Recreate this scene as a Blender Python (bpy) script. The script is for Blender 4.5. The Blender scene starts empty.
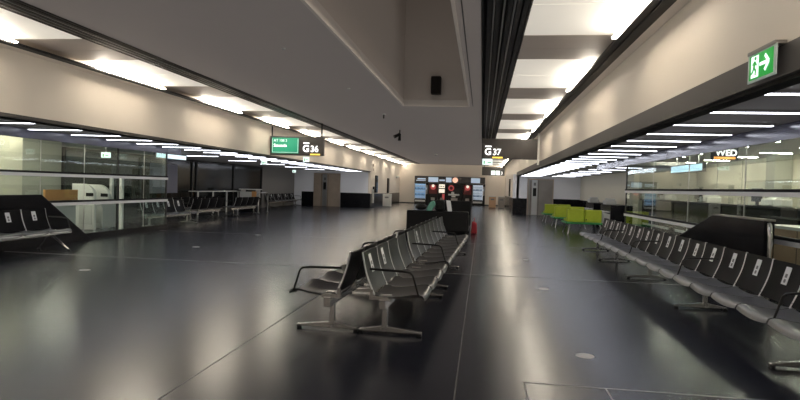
import bpy, bmesh, math, random
from mathutils import Matrix, Vector
random.seed(4)
PI = math.pi
scene = bpy.context.scene
col = scene.collection

# ------------------------------------------------------------------ materials
def mat(name, color, rough=0.5, metal=0.0, noise=0.0, nscale=8.0, bump=0.0, bscale=40.0, spec=0.5, rvar=0.0):
    m = bpy.data.materials.new(name); m.use_nodes = True
    nt = m.node_tree; b = nt.nodes['Principled BSDF']
    b.inputs['Base Color'].default_value = (*color, 1)
    b.inputs['Roughness'].default_value = rough
    b.inputs['Metallic'].default_value = metal
    b.inputs['Specular IOR Level'].default_value = spec
    tc = nt.nodes.new('ShaderNodeTexCoord')
    if noise > 0 or rvar > 0:
        n = nt.nodes.new('ShaderNodeTexNoise'); n.inputs['Scale'].default_value = nscale
        n.inputs['Detail'].default_value = 5
        nt.links.new(tc.outputs['Object'], n.inputs['Vector'])
        if noise > 0:
            r = nt.nodes.new('ShaderNodeMapRange')
            r.inputs['To Min'].default_value = 1 - noise; r.inputs['To Max'].default_value = 1 + noise
            nt.links.new(n.outputs['Fac'], r.inputs['Value'])
            x = nt.nodes.new('ShaderNodeVectorMath'); x.operation = 'SCALE'
            x.inputs[0].default_value = color
            nt.links.new(r.outputs['Result'], x.inputs['Scale'])
            nt.links.new(x.outputs['Vector'], b.inputs['Base Color'])
        if rvar > 0:
            r2 = nt.nodes.new('ShaderNodeMapRange')
            r2.inputs['To Min'].default_value = max(0, rough - rvar); r2.inputs['To Max'].default_value = rough + rvar
            nt.links.new(n.outputs['Fac'], r2.inputs['Value'])
            nt.links.new(r2.outputs['Result'], b.inputs['Roughness'])
    if bump > 0:
        n = nt.nodes.new('ShaderNodeTexNoise'); n.inputs['Scale'].default_value = bscale
        n.inputs['Detail'].default_value = 3
        nt.links.new(tc.outputs['Object'], n.inputs['Vector'])
        bp = nt.nodes.new('ShaderNodeBump'); bp.inputs['Strength'].default_value = bump
        bp.inputs['Distance'].default_value = 0.02
        nt.links.new(n.outputs['Fac'], bp.inputs['Height'])
        nt.links.new(bp.outputs['Normal'], b.inputs['Normal'])
    return m

def emit(name, color, strength):
    m = bpy.data.materials.new(name); m.use_nodes = True
    nt = m.node_tree; b = nt.nodes['Principled BSDF']
    b.inputs['Base Color'].default_value = (*[min(.8, c) for c in color], 1)
    b.inputs['Emission Color'].default_value = (*color, 1)
    b.inputs['Emission Strength'].default_value = strength
    b.inputs['Roughness'].default_value = .5
    return m

def glass(name, tint=(0.92, 0.97, 0.95)):
    m = bpy.data.materials.new(name); m.use_nodes = True
    nt = m.node_tree; nt.nodes.clear()
    o = nt.nodes.new('ShaderNodeOutputMaterial'); mx = nt.nodes.new('ShaderNodeMixShader')
    t = nt.nodes.new('ShaderNodeBsdfTransparent'); t.inputs['Color'].default_value = (*tint, 1)
    g = nt.nodes.new('ShaderNodeBsdfGlossy'); g.inputs['Roughness'].default_value = 0.01
    g.inputs['Color'].default_value = (.9, .95, .93, 1)
    f = nt.nodes.new('ShaderNodeFresnel'); f.inputs['IOR'].default_value = 1.5
    ge = nt.nodes.new('ShaderNodeNewGeometry')
    mr = nt.nodes.new('ShaderNodeMapRange'); mr.inputs['To Min'].default_value = 1.5; mr.inputs['To Max'].default_value = 1/1.5
    nt.links.new(ge.outputs['Backfacing'], mr.inputs['Value']); nt.links.new(mr.outputs['Result'], f.inputs['IOR'])
    nt.links.new(f.outputs[0], mx.inputs[0]); nt.links.new(t.outputs[0], mx.inputs[1]); nt.links.new(g.outputs[0], mx.inputs[2])
    nt.links.new(mx.outputs[0], o.inputs['Surface'])
    return m

M = {}
M['floor'] = mat('dark_rubber_floor', (.008, .009, .015), .235, noise=.10, nscale=.7, bump=.015, bscale=90, rvar=.02, spec=.6)
M['floor'].node_tree.nodes['Principled BSDF'].inputs['Specular Tint'].default_value = (.86, .92, 1.0, 1)
M['seamd'] = mat('floor_seam_dark', (.08, .078, .075), .5)
M['seam'] = mat('floor_seam', (.17, .165, .16), .5)
M['ceil'] = mat('ceiling_paint', (.44, .395, .37), .75, noise=.03, nscale=.6)
M['coffer'] = mat('coffer_paint', (.48, .42, .37), .75, noise=.03)
M['lip'] = mat('coffer_lip', (.55, .50, .45), .5)
M['wall'] = mat('beige_wall_panel', (.78, .70, .60), .55, noise=.03, nscale=1.0)
M['white'] = mat('white_wall', (.84, .84, .87), .6, noise=.02)
M['cream'] = mat('cream_panel', (.70, .66, .54), .5, noise=.03)
M['olive'] = mat('olive_wall', (.38, .38, .32), .6, noise=.04)
M['fascia'] = mat('dark_fascia', (.055, .050, .048), .5)
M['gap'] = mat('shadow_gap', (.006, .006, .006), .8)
M['soffit'] = mat('soffit_grey', (.24, .225, .22), .6, noise=.03)
M['bulk'] = mat('glossy_bulkhead', (.09, .09, .13), .22, spec=.8)
M['panelb'] = mat('brown_ceiling_panel', (.46, .40, .35), .5, noise=.03)
M['trackd'] = mat('track_dark', (.012, .012, .013), .5, spec=.2)
M['rail'] = mat('track_rail', (.26, .26, .27), .35, metal=.8)
M['blackbase'] = mat('black_base', (.006, .006, .008), .25, noise=.1, spec=.25)
M['greywall'] = mat('grey_wall', (.20, .19, .18), .6)
M['door'] = mat('brushed_brown_metal', (.46, .37, .29), .38, metal=.5, noise=.15, nscale=3)
M['doorr'] = mat('brushed_grey_metal', (.30, .275, .25), .34, metal=.6, noise=.15, nscale=3)
M['night'] = mat('dark_night_glazing', (.006, .008, .008), .12, spec=.35)
M['mull'] = mat('dark_mullion', (.02, .02, .02), .4)
M['steel'] = mat('brushed_steel', (.55, .55, .55), .30, metal=.9)
M['chrome'] = mat('polished_aluminium', (.80, .79, .78), .25, metal=1.0, noise=.05)
M['rim'] = mat('silver_rim', (.70, .70, .70), .35, metal=.5)
M['dchrome'] = mat('dull_aluminium', (.36, .34, .32), .36, metal=.9)
M['seat'] = mat('black_seat_lit', (.10, .10, .105), .33, bump=.02, bscale=120, spec=.5)  # lighter copy of the seat black, overhead strip light put into its colour
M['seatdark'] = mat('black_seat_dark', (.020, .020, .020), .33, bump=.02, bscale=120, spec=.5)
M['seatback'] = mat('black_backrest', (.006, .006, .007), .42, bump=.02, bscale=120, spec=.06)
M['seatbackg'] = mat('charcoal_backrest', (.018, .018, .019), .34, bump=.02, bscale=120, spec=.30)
M['black'] = mat('black_plastic', (.006, .006, .006), .4, spec=.35)
M['sofa'] = mat('black_leather', (.006, .006, .007), .42, bump=.05, bscale=60, spec=.25)
M['paper'] = mat('white_paper', (.75, .75, .75), .6)
M['print'] = mat('dark_print', (.16, .16, .16), .6)
M['green'] = mat('lime_fabric', (.36, .42, .03), .7, noise=.12, nscale=12)
M['greenb'] = mat('green_edge', (.03, .22, .06), .5)
M['railw'] = mat('white_rail', (.85, .84, .82), .35)
M['wood'] = mat('orange_wood', (.55, .27, .10), .45, noise=.15, nscale=6)
M['woodp'] = mat('pale_wood', (.44, .27, .16), .45, noise=.12, nscale=5)
M['ltgrey'] = mat('light_grey_panel', (.55, .55, .52), .5)
M['whitep'] = mat('white_laminate', (.75, .74, .70), .45)
M['teal'] = mat('teal_cloth', (.10, .26, .20), .8, noise=.2)
M['red'] = mat('red_fabric', (.30, .02, .03), .7, noise=.15)
M['redl'] = mat('red_machine', (.10, .012, .012), .4)
M['glass'] = glass('clear_glass')
M['glassd'] = glass('fridge_glass', (.95, .97, 1))
M['acrylic'] = glass('acrylic', (.9, .95, .93))
M['bottle'] = mat('bottle_blue', (.06, .14, .24), .3)
M['bottle2'] = mat('bottle_clear', (.60, .65, .68), .3)
M['signb'] = mat('sign_housing', (.045, .040, .038), .35)
# lamps and lit signs
M['diff'] = emit('panel_diffuser', (1.0, .90, .76), .18)
M['lamp'] = emit('panel_lamp', (1.0, .90, .76), 60.0)
M['wash'] = emit('added_wash_lamp', (1.0, .88, .72), 20.0)
M['strip'] = emit('strip_light', (.85, .88, 1.0), 5.0)
M['stripc'] = emit('strip_light_room', (1.0, .94, .76), 62.0)
M['sticker'] = mat('floor_sticker_grey', (.30, .30, .30), .5)
M['letter'] = emit('lit_white_letter', (1, .99, .96), .85)
M['yellow'] = emit('lit_yellow_bar', (1.0, .62, .10), .55)
M['orange'] = emit('reflected_orange_bar', (1.0, .32, .04), .5)
M['pict'] = emit('lit_pictogram_white', (.80, 1.0, .95), .55)
M['exitg'] = emit('lit_exit_green', (.006, .30, .036), .34)
M['screeng'] = emit('lit_green_screen', (.012, .20, .11), .55)
M['screenl'] = emit('screen_text_white', (.7, .95, .88), .45)
M['screenb'] = emit('lit_blue_screen', (.55, .80, 1.0), .6)
M['screenw'] = emit('lit_white_screen', (.75, .95, 1.0), .6)
M['fridge'] = emit('fridge_light', (.40, .66, 1.0), .22)
M['fridgew'] = emit('fridge_light_white', (.80, .90, 1.0), .24)
M['headw'] = emit('header_lit_pale', (.55, .68, .85), .18)
M['headp'] = emit('header_lit_peach', (1.0, .55, .40), .35)
M['headr'] = emit('machine_lit_red', (.6, .10, .10), .12)
M['headc'] = emit('machine_lit_cream', (1.0, .88, .70), .35)

# ------------------------------------------------------------------ builders
class MB:
    def __init__(s): s.bm = bmesh.new()
    def box(s, x0, x1, y0, y1, z0, z1, m=None):
        v = [Vector((x, y, z)) for z in (z0, z1) for y in (y0, y1) for x in (x0, x1)]
        if m: v = [m @ p for p in v]
        v = [s.bm.verts.new(p) for p in v]
        for f in ((0,2,3,1),(4,5,7,6),(0,1,5,4),(2,6,7,3),(0,4,6,2),(1,3,7,5)):
            s.bm.faces.new([v[i] for i in f])
        return s
    def prism(s, pts, axis, a, b):
        """pts: outline in the two remaining axes (in xyz order), extruded along axis from a to b"""
        def P(p, t):
            return Vector({'x': (t, p[0], p[1]), 'y': (p[0], t, p[1]), 'z': (p[0], p[1], t)}[axis])
        A = [s.bm.verts.new(P(p, a)) for p in pts]; B = [s.bm.verts.new(P(p, b)) for p in pts]
        n = len(pts)
        s.bm.faces.new(A); s.bm.faces.new(list(reversed(B)))
        for i in range(n):
            s.bm.faces.new((A[i], B[i], B[(i+1) % n], A[(i+1) % n]))
        return s
    def tube(s, pts, r, n=8, closed_caps=True, flat=1.0):
        pts = [Vector(p) for p in pts]; rings = []
        up = Vector((0, 0, 1)); N = None
        for i, p in enumerate(pts):
            if i == 0: t = pts[1] - p
            elif i == len(pts)-1: t = p - pts[i-1]
            else: t = (pts[i+1]-p).normalized() + (p-pts[i-1]).normalized()
            t.normalize()
            if N is None:
                ref = Vector((1, 0, 0)) if abs(t.x) < .9 else up
                N = (ref - t*ref.dot(t)).normalized()
            else:
                N = (N - t*N.dot(t)).normalized()
            Bn = t.cross(N)
            rr = r[i] if isinstance(r, (list, tuple)) else r
            rings.append([s.bm.verts.new(p + N*rr*math.cos(2*PI*k/n) + Bn*rr*flat*math.sin(2*PI*k/n)) for k in range(n)])
        for a, b in zip(rings, rings[1:]):
            for k in range(n):
                s.bm.faces.new((a[k], a[(k+1) % n], b[(k+1) % n], b[k]))
        s.bm.faces.new(list(reversed(rings[0]))); s.bm.faces.new(rings[-1])
        return s
    def shell(s, grid, off):
        """closed thin sheet: grid[i][j] points, off(i,j) thickness vector"""
        A = [[s.bm.verts.new(p) for p in row] for row in grid]
        B = [[s.bm.verts.new(Vector(p) + Vector(off(i, j))) for j, p in enumerate(row)] for i, row in enumerate(grid)]
        I, J = len(grid), len(grid[0])
        for i in range(I-1):
            for j in range(J-1):
                s.bm.faces.new((A[i][j], A[i+1][j], A[i+1][j+1], A[i][j+1]))
                s.bm.faces.new((B[i][j], B[i][j+1], B[i+1][j+1], B[i+1][j]))
        for i in range(I-1):
            s.bm.faces.new((A[i][0], B[i][0], B[i+1][0], A[i+1][0]))
            s.bm.faces.new((A[i][J-1], A[i+1][J-1], B[i+1][J-1], B[i][J-1]))
        for j in range(J-1):
            s.bm.faces.new((A[0][j], A[0][j+1], B[0][j+1], B[0][j]))
            s.bm.faces.new((A[I-1][j], B[I-1][j], B[I-1][j+1], A[I-1][j+1]))
        return s
    def disc(s, c, r, h, n=24, axis='z'):
        c = Vector(c); d = {'x': Vector((h,0,0)), 'y': Vector((0,h,0)), 'z': Vector((0,0,h))}[axis]
        u, w = {'x': (Vector((0,1,0)), Vector((0,0,1))), 'y': (Vector((1,0,0)), Vector((0,0,1))), 'z': (Vector((1,0,0)), Vector((0,1,0)))}[axis]
        A = [s.bm.verts.new(c + u*r*math.cos(2*PI*k/n) + w*r*math.sin(2*PI*k/n)) for k in range(n)]
        B = [s.bm.verts.new(v.co + d) for v in A]
        s.bm.faces.new(A); s.bm.faces.new(list(reversed(B)))
        for k in range(n): s.bm.faces.new((A[k], B[k], B[(k+1)%n], A[(k+1)%n]))
        return s
    def ball(s, c, r, sx=1, sy=1, sz=1):
        bmesh.ops.create_uvsphere(s.bm, u_segments=16, v_segments=10, radius=r,
                                  matrix=Matrix.Translation(c) @ Matrix.Diagonal((sx, sy, sz, 1)))
        return s
    def build(s, name, m, parent=None, loc=(0,0,0), bevel=0, smooth=False, seg=2):
        bmesh.ops.recalc_face_normals(s.bm, faces=s.bm.faces[:])
        me = bpy.data.meshes.new(name); s.bm.to_mesh(me); s.bm.free()
        me.materials.append(M[m] if isinstance(m, str) else m)
        if smooth:
            me.shade_smooth()
            me.set_sharp_from_angle(angle=math.radians(40))
        o = bpy.data.objects.new(name, me); col.objects.link(o)
        o.location = loc
        if parent: o.parent = parent
        if bevel:
            b = o.modifiers.new('bevel', 'BEVEL'); b.width = bevel; b.segments = seg; b.limit_method = 'ANGLE'
        return o

def B(*a): return MB().box(*a)
def tag(o, label=None, cat=None, group=None, kind=None):
    if label: o['label'] = label
    if cat: o['category'] = cat
    if group: o['group'] = group
    if kind: o['kind'] = kind
    return o
def thing(name, label, cat, loc=(0,0,0), rz=0, group=None):
    o = bpy.data.objects.new(name, None); col.objects.link(o)
    o.location = loc; o.rotation_euler = (0, 0, rz); o.empty_display_size = .2
    return tag(o, label, cat, group)
def struct(name, mb, m, label=None):
    o = mb.build(name, m); o['kind'] = 'structure'
    if label: o['label'] = label
    return o
def text(name, body, size, m, parent, loc, rot=(PI/2, 0, 0), ext=.004, align='LEFT', sx=1, bold=.0):
    c = bpy.data.curves.new(name, 'FONT'); c.body = body; c.size = size; c.extrude = ext; c.align_x = align
    c.offset = bold
    c.materials.append(M[m])
    tmp = bpy.data.objects.new(name+'_curve', c); col.objects.link(tmp)
    me = bpy.data.meshes.new_from_object(tmp.evaluated_get(bpy.context.evaluated_depsgraph_get()))
    bpy.data.objects.remove(tmp); bpy.data.curves.remove(c); me.name = name
    o = bpy.data.objects.new(name, me); col.objects.link(o)
    o.location = loc; o.rotation_euler = rot; o.scale = (sx, 1, 1); o.parent = parent
    return o
def dup(src, name=None):
    c = src.copy(); col.objects.link(c)
    for ch in list(src.children):
        d = ch.copy(); col.objects.link(d); d.parent = c
        for g in list(ch.children):
            e = g.copy(); col.objects.link(e); e.parent = d
    return c
ORD = ['first','second','third','fourth','fifth','sixth','seventh','eighth','ninth','tenth','eleventh','twelfth','thirteenth',
       'fourteenth','fifteenth','sixteenth','seventeenth','eighteenth','nineteenth','twentieth','twenty-first','twenty-second',
       'twenty-third','twenty-fourth','twenty-fifth','twenty-sixth','twenty-seventh','twenty-eighth','twenty-ninth','thirtieth',
       'thirty-first','thirty-second','thirty-third','thirty-fourth']

# ------------------------------------------------------------------ key dimensions
CZ = 3.65                    # hall ceiling
XL, XR = -7.60, 2.09         # upper wall faces
SL, SR = 2.44, 2.36          # soffit heights
FAR = 53.2
NEAR = -9.0
GL, GR = -9.55, 4.40         # glass partitions

# ------------------------------------------------------------------ floor
struct('floor', B(-16, 11, NEAR-.3, FAR+.5, -.12, 0), 'floor')
k = 1
def seam(x0, x1, y0, y1, m='seam'):
    global k
    struct('trim_%d' % k, B(x0, x1, y0, y1, -.001, .0015), m); k += 1
for x in (-2.14, -.15):
    seam(x-.005, x+.005, NEAR, FAR, 'seamd')
for y in (10.15, 15.9, 21.6, 27.3):
    seam(-9.4, 4.2, y-.011, y+.011)
seam(.37, 4.2, 4.57, 4.585)
seam(.365, .378, 1, 4.58); seam(.98, .992, 1, 4.58)

# ------------------------------------------------------------------ central ceiling with deep light shaft
CX0, CX1, CY0, CY1 = -2.14, -.41, 1.6, 15.25
c = MB()
c.box(-5.69, CX0, NEAR, FAR, CZ, CZ+.12); c.box(CX1, -.07, NEAR, FAR, CZ, CZ+.12)
c.box(CX0, CX1, NEAR, CY0, CZ, CZ+.12); c.box(CX0, CX1, CY1, FAR, CZ, CZ+.12)
struct('ceiling', c, 'ceil')
c = MB()
ZT = 7.2
c.box(CX0-.1, CX0, CY0-.1, CY1+.1, CZ+.12, ZT); c.box(CX1, CX1+.1, CY0-.1, CY1+.1, CZ+.12, ZT)
c.box(CX0, CX1, CY1, CY1+.1, CZ+.12, ZT); c.box(CX0, CX1, CY0-.1, CY0, CZ+.12, ZT)
c.box(CX0-.1, CX1+.1, CY0-.1, CY1+.1, ZT, ZT+.1)
struct('ceiling_shaft', c, 'coffer')
c = MB()
for a in ((CX0-.03, CX0+.015, CY0, CY1), (CX1-.015, CX1+.03, CY0, CY1), (CX0, CX1, CY1-.015, CY1+.03), (CX0, CX1, CY0-.03, CY0+.015)):
    c.box(*a, CZ-.012, CZ+.16)
struct('trim_30', c, 'lip')
c = MB(); c.box(CX1+.10, CX1+.115, CY0, CY1, CZ-.004, CZ+.01)
struct('trim_31', c, 'fascia')

# track slots either side of the central ceiling
def track(n, x0, x1, name):
    c = MB(); c.box(x0, x1, NEAR, FAR, CZ+.16, CZ+.22)
    c.box(x0-.01, x0+.02, NEAR, FAR, CZ, CZ+.2); c.box(x1-.02, x1+.01, NEAR, FAR, CZ, CZ+.2)
    w = x1-x0
    for t in (.16, .34, .58, .76, .90):
        c.box(x0+w*t-.028, x0+w*t+.028, NEAR, FAR, CZ-.005, CZ+.10)
    struct('trim_%d' % n, c, 'trackd')
    c = MB()
    for t in (.25, .46, .67):
        c.box(x0+w*t-.009, x0+w*t+.009, NEAR, FAR, CZ-.012, CZ+.06)
    struct('trim_%d' % (n+1), c, 'rail')
track(40, -6.20, -5.69, 'left'); track(42, -.07, .50, 'right')

# ------------------------------------------------------------------ light bays beside the tracks
P0, PER, BR = 5.52, 4.21, 2.72
def lightbay(x0, x1, wallx, side, tx):
    s = 1 if wallx > x0 else -1
    xl, xw = (x0, x1)              # xw: wall side edge
    lo, hi = min(xl, xw), max(xl, xw)
    br = MB()
    first = None
    n = 0
    for kk in range(-3, 12):
        y0 = P0 + PER*kk; y1 = min(y0+BR, FAR)
        if y0 > FAR-1: continue
        yb = min(y0+PER, FAR)
        if yb > y1:
            ym = (y1+yb)/2
            br.box(lo, hi, y1+.005, ym-.006, CZ, CZ+.05); br.box(lo, hi, ym+.006, yb-.005, CZ, CZ+.05)
            br.box(lo, hi, y1, yb, CZ+.05, CZ+.07)
        behind = y0+BR < 1
        lab = 'warm white ceiling light panel above the %s wall, %s' % (side, 'behind the camera' if behind else ORD[n]+' from the near end')
        if not behind: n += 1
        if first is None:
            t = thing('ceiling_light_panel', lab, 'ceiling light', (0, y0, CZ), 0, 'light panels above the %s wall' % side)
            for q in (0, 1):
                B(lo+.005, hi-.005, q*BR/2+.008, (q+1)*BR/2-.008, 0, .04).build('diffuser', 'diff', t)
            a, b = sorted((tx + s*.03, tx + s*.13))
            B(a, b, .40, BR-.40, -.085, -.065).build('lamp_tube', 'lamp', t)
            a, b = sorted((tx - s*.03, tx - s*.085))
            B(a, b, .20, BR-.20, -.105, -.085).build('added_wash_lamp', 'wash', t)  # line lamp added to brighten the wall below the bay
            c = MB()
            for yy in (.24, BR/2, BR-.27): c.box(a+.015, b-.015, yy, yy+.03, -.085, 0)
            c.build('lamp_bracket', 'ltgrey', t)
            first = t
        else:
            t = dup(first); t.location = (0, y0, CZ); t['label'] = lab
    struct('ceiling_%s' % side, br, 'panelb')
    c = MB(); c.box(lo-.02, hi+.02, NEAR, FAR, CZ+.1, CZ+.14)
    struct('ceiling_%s_backing' % side, c, 'gap')
lightbay(.50, 2.0, XR, 'right', 1.73); lightbay(-6.20, -7.52, XL, 'left', -7.24)
# black trim rails where panels meet the walls
c = MB(); c.box(1.73, 1.95, NEAR, FAR, CZ-.125, CZ-.10); c.box(1.70, 1.73, NEAR, FAR, CZ-.125, CZ-.085); c.box(1.80, 1.84, NEAR, FAR, CZ-.14, CZ-.125)
c.box(2.0, 2.12, NEAR, FAR, CZ+.0, CZ+.12)
struct('trim_44', c, 'trackd')
struct('trim_52', MB().box(1.95, XR, NEAR, FAR, CZ-.12, CZ-.10), 'wall')  # ledge added to keep lamp light off the wall top
c = MB(); c.box(-7.38, -7.24, NEAR, FAR, CZ-.125, CZ-.10); c.box(-7.24, -7.22, NEAR, FAR, CZ-.125, CZ-.085); c.box(-7.64, -7.52, NEAR, FAR, CZ, CZ+.12)
struct('trim_45', c, 'trackd')
struct('trim_53', MB().box(XL, -7.38, NEAR, FAR, CZ-.12, CZ-.10), 'wall')  # same added ledge, blocks the lamp from the left wall top

# ------------------------------------------------------------------ upper walls, fascias, soffits
YE_L, YE_R = 39.0, 36.0       # lift walls
c = MB(); c.box(XR, XR+.15, NEAR, YE_R, 2.58, CZ+.14); c.box(XR, XR+.15, YE_R, FAR+.2, 0, CZ+.14)
struct('wall_right', c, 'wall')
c = MB(); c.box(XL-.15, XL, NEAR, YE_L, 2.50, CZ+.14); c.box(XL-.15, XL, YE_L, FAR+.2, 0, CZ+.14)
struct('wall_left', c, 'wall')
struct('wall_far', B(-13.5, 7, FAR, FAR+.2, 0, CZ+.14), 'wall')
struct('wall_near', B(-16, 11, NEAR-.3, NEAR, 0, CZ+.14), 'wall')
struct('trim_46', B(XR-.02, XR+.13, NEAR, YE_R, SR, 2.58), 'fascia')
struct('trim_47', B(XL-.13, XL+.01, NEAR, YE_L, SL, 2.50), 'fascia')
c = MB(); c.box(XR+.02, XR+.16, NEAR, YE_R, SR-.03, SR+.02); c.box(XL-.14, XL-.05, NEAR, YE_L, SL-.03, SL+.02)
struct('trim_48', c, 'gap')
# base along the far part of both walls, skirting of far wall
struct('baseboard_right', B(XR-.02, XR, YE_R+.9, FAR, 0, .95), 'blackbase')
struct('baseboard_left', B(XL, XL+.02, YE_L, FAR, 0, .95), 'blackbase')
struct('baseboard_far', B(XL, XR, FAR-.02, FAR, 0, .09), 'fascia')
# soffit slabs
BLK_R, BLK_L = 3.50, -9.10    # bulkheads
EY_R, EY_L = 18.6, 16.5       # where the glazed rooms end
c = MB()
c.box(XR+.12, BLK_R+.02, NEAR, EY_R, SR+.01, SR+.12); c.box(XR+.12, 6.1, EY_R, YE_R+.3, SR+.01, SR+.12)
struct('ceiling_soffit_right', c, 'soffit')
c = MB()
c.box(BLK_L-.02, XL-.12, NEAR, EY_L, SL+.01, SL+.12); c.box(-13.3, XL-.12, EY_L, YE_L+.3, SL+.01, SL+.12)
struct('ceiling_soffit_left', c, 'soffit')
c = MB(); c.box(BLK_R, BLK_R+.06, NEAR, EY_R, 2.18, 2.66); c.box(BLK_L-.06, BLK_L, NEAR, EY_L, 2.26, 2.68)
struct('trim_49', c, 'bulk')
c = MB(); c.box(BLK_R+.06, GR+.05, NEAR, EY_R, 2.60, 2.66); c.box(BLK_R+.06, GR+.3, EY_R-.05, EY_R, SR+.01, 2.9)
struct('ceiling_return_right', c, 'soffit')
c = MB(); c.box(GL-.05, BLK_L-.06, NEAR, EY_L, 2.62, 2.68); c.box(GL-.3, BLK_L-.06, EY_L-.05, EY_L, SL+.01, 2.9)
struct('ceiling_return_left', c, 'soffit')

# ------------------------------------------------------------------ strip lights in the soffits
def strip_proto(label, grp, L, m):
    t = thing('ceiling_strip_light', label, 'ceiling light', (0,0,0), 0, grp)
    B(-L/2-.02, L/2+.02, -.05, .05, -.012, .01).build('housing', 'soffit', t)
    B(-L/2, L/2, -.024, .024, -.02, -.008).build('diffuser', m, t)
    return t
def strips(xc, L, z, ys, what, m='strip'):
    first = None
    for i, y in enumerate(ys):
        lab = 'slim white strip light in the %s, %s from the near end' % (what, ORD[i])
        if first is None:
            first = strip_proto(lab, 'strip lights in the %s' % what, L, m); t = first
        else:
            t = dup(first); t['label'] = lab
        t.location = (xc, y, z)
yr = [3.98+1.15*i for i in range(28)]
strips(2.83, 1.12, SR, yr, 'right soffit')
yl = [6.75+1.22*i for i in range(26)]
strips(-8.38, 1.22, SL, yl, 'left soffit')
strips(4.6, 1.3, SR, [20.2+2.3*i for i in range(7)], 'right waiting alcove ceiling')
strips(-10.4, 1.25, SL, [20.4+3.66*i for i in range(5)], 'left waiting area ceiling')

# ------------------------------------------------------------------ lift walls at the far end of the soffits
struct('wall_right_column', B(1.90, 2.72, YE_R, YE_R+.8, 1.0, SR+.1), 'white')
struct('baseboard_right_column', B(1.89, 2.73, YE_R-.01, YE_R+.8, 0, 1.0), 'blackbase')
struct('wall_right_lift', B(2.72, 6.1, YE_R+.2, YE_R+.4, 0, SR+.1), 'white')
struct('baseboard_right_lift', B(4.32, 5.88, YE_R+.18, YE_R+.2, 0, 1.02), 'blackbase')
def lift_door(n, x0, x1, y, h, m, split):
    r = B(x0, x1, y-.06, y-.02, 0, h).build('door_%d' % n, m); r['kind'] = 'structure'
    xs = x0+(x1-x0)*split
    B(x0-.05, x0, y-.08, y, 0, h+.06).build('frame', 'door', r)
    B(x1, x1+.05, y-.08, y, 0, h+.06).build('frame', 'door', r)
    B(x0, x1, y-.08, y, h, h+.06).build('frame', 'door', r)
    B(xs-.012, xs+.012, y-.064, y-.05, .02, h-.02).build('door_gap', 'gap', r)
    B(xs+.08, xs+.40, y-.075, y-.05, .02, h-.01).build('indicator_column', 'steel', r)
    B(xs+.14, xs+.34, y-.082, y-.07, 1.15, 1.65).build('call_panel', 'black', r)
    B(xs+.17, xs+.31, y-.084, y-.07, 1.80, 1.98).build('indicator', 'print', r)
    B(xs+.46, xs+.48, y-.064, y-.05, .02, h-.02).build('door_gap', 'gap', r)
lift_door(1, 2.80, 4.26, YE_R+.2, 2.15, 'doorr', .10)
struct('wall_left_lift', B(-13.2, XL-.15, YE_L, YE_L+.2, 0, SL+.1), 'white')
c = MB(); c.box(-12.45, -11.6, YE_L-.02, YE_L, 0, .98); c.box(-9.68, XL, YE_L-.02, YE_L, 0, .98)
struct('baseboard_left_lift', c, 'blackbase')
lift_door(2, -11.53, -9.75, YE_L, 2.22, 'door', .28)
# beige side wall of the right alcove
struct('wall_right_alcove', B(5.90, 6.10, 23.8, YE_R+.3, 0, SR+.1), 'cream')
struct('baseboard_right_alcove', B(5.87, 5.90, 23.8, YE_R+.2, 0, 1.0), 'blackbase')

# ------------------------------------------------------------------ left waiting area: night windows
WX = -13.0
struct('wall_left_grey', B(WX-.15, WX, 33.0, YE_L+.2, 0, SL+.1), 'greywall')
g = B(WX-.08, WX-.05, EY_L, 33.0, .15, SL).build('window_1', 'night'); g['kind'] = 'structure'
c = MB()
for y in (16.5, 20.6, 24.6, 25.0, 29.0, 32.96): c.box(WX-.1, WX, y, y+.07, 0, SL)
c.box(WX-.1, WX, EY_L, 33, 0, .15); c.box(WX-.1, WX, EY_L, 33, SL-.08, SL)
c.build('window_frame', 'mull', g)
B(WX-.049, WX-.035, 21.3, 23.4, .95, 2.15).build('blind', mat('grey_blind', (.20, .20, .25), .5), g)

# ------------------------------------------------------------------ glass partitions
def partition(n, x, y0, y1, ztop, rails, mulls, plinth, s):
    r = B(x-.006, x+.006, y0, y1-.004, plinth, ztop).build('window_%d' % n, 'glass'); r['kind'] = 'structure'
    B(x-.06, x+.06, y0, y1, 0, plinth).build('plinth', 'blackbase', r)
    for z in rails:
        B(x-.05, x+.05, y0, y1, z-.03, z+.04).build('rail', 'railw', r)
        B(x-.045, x+.045, y0, y1, z+.04, z+.085).build('rail_dark_strip', 'gap', r)  # black strip along the top of the rail
    for y in mulls:
        B(x-.02, x+.02, y-.02, y+.02, plinth, ztop).build('mullion', 'mull', r)
    return r
w2 = partition(2, GL, 4.0, EY_L, 2.62, (1.53, .87), (14.1, EY_L-.02), .14, 1)
w3 = partition(3, GR, 3.0, EY_R, 2.60, (1.54, .84), (EY_R-.02,), .10, -1)
for y in (8.0, 10.5, 13.2, 15.8):
    B(GR-.008, GR+.008, y-.006, y+.006, .12, 2.60).build('joint', 'steel', w3)
for y in (8.9, 11.4, 12.8, 15.3):
    B(GL-.008, GL+.008, y-.006, y+.006, .15, 2.62).build('joint', 'steel', w2)
# return panes closing both glazed rooms
g = B(-12.95, GL-.02, EY_L-.012, EY_L, .14, 2.62).build('window_4', 'glass'); g['kind'] = 'structure'
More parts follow.
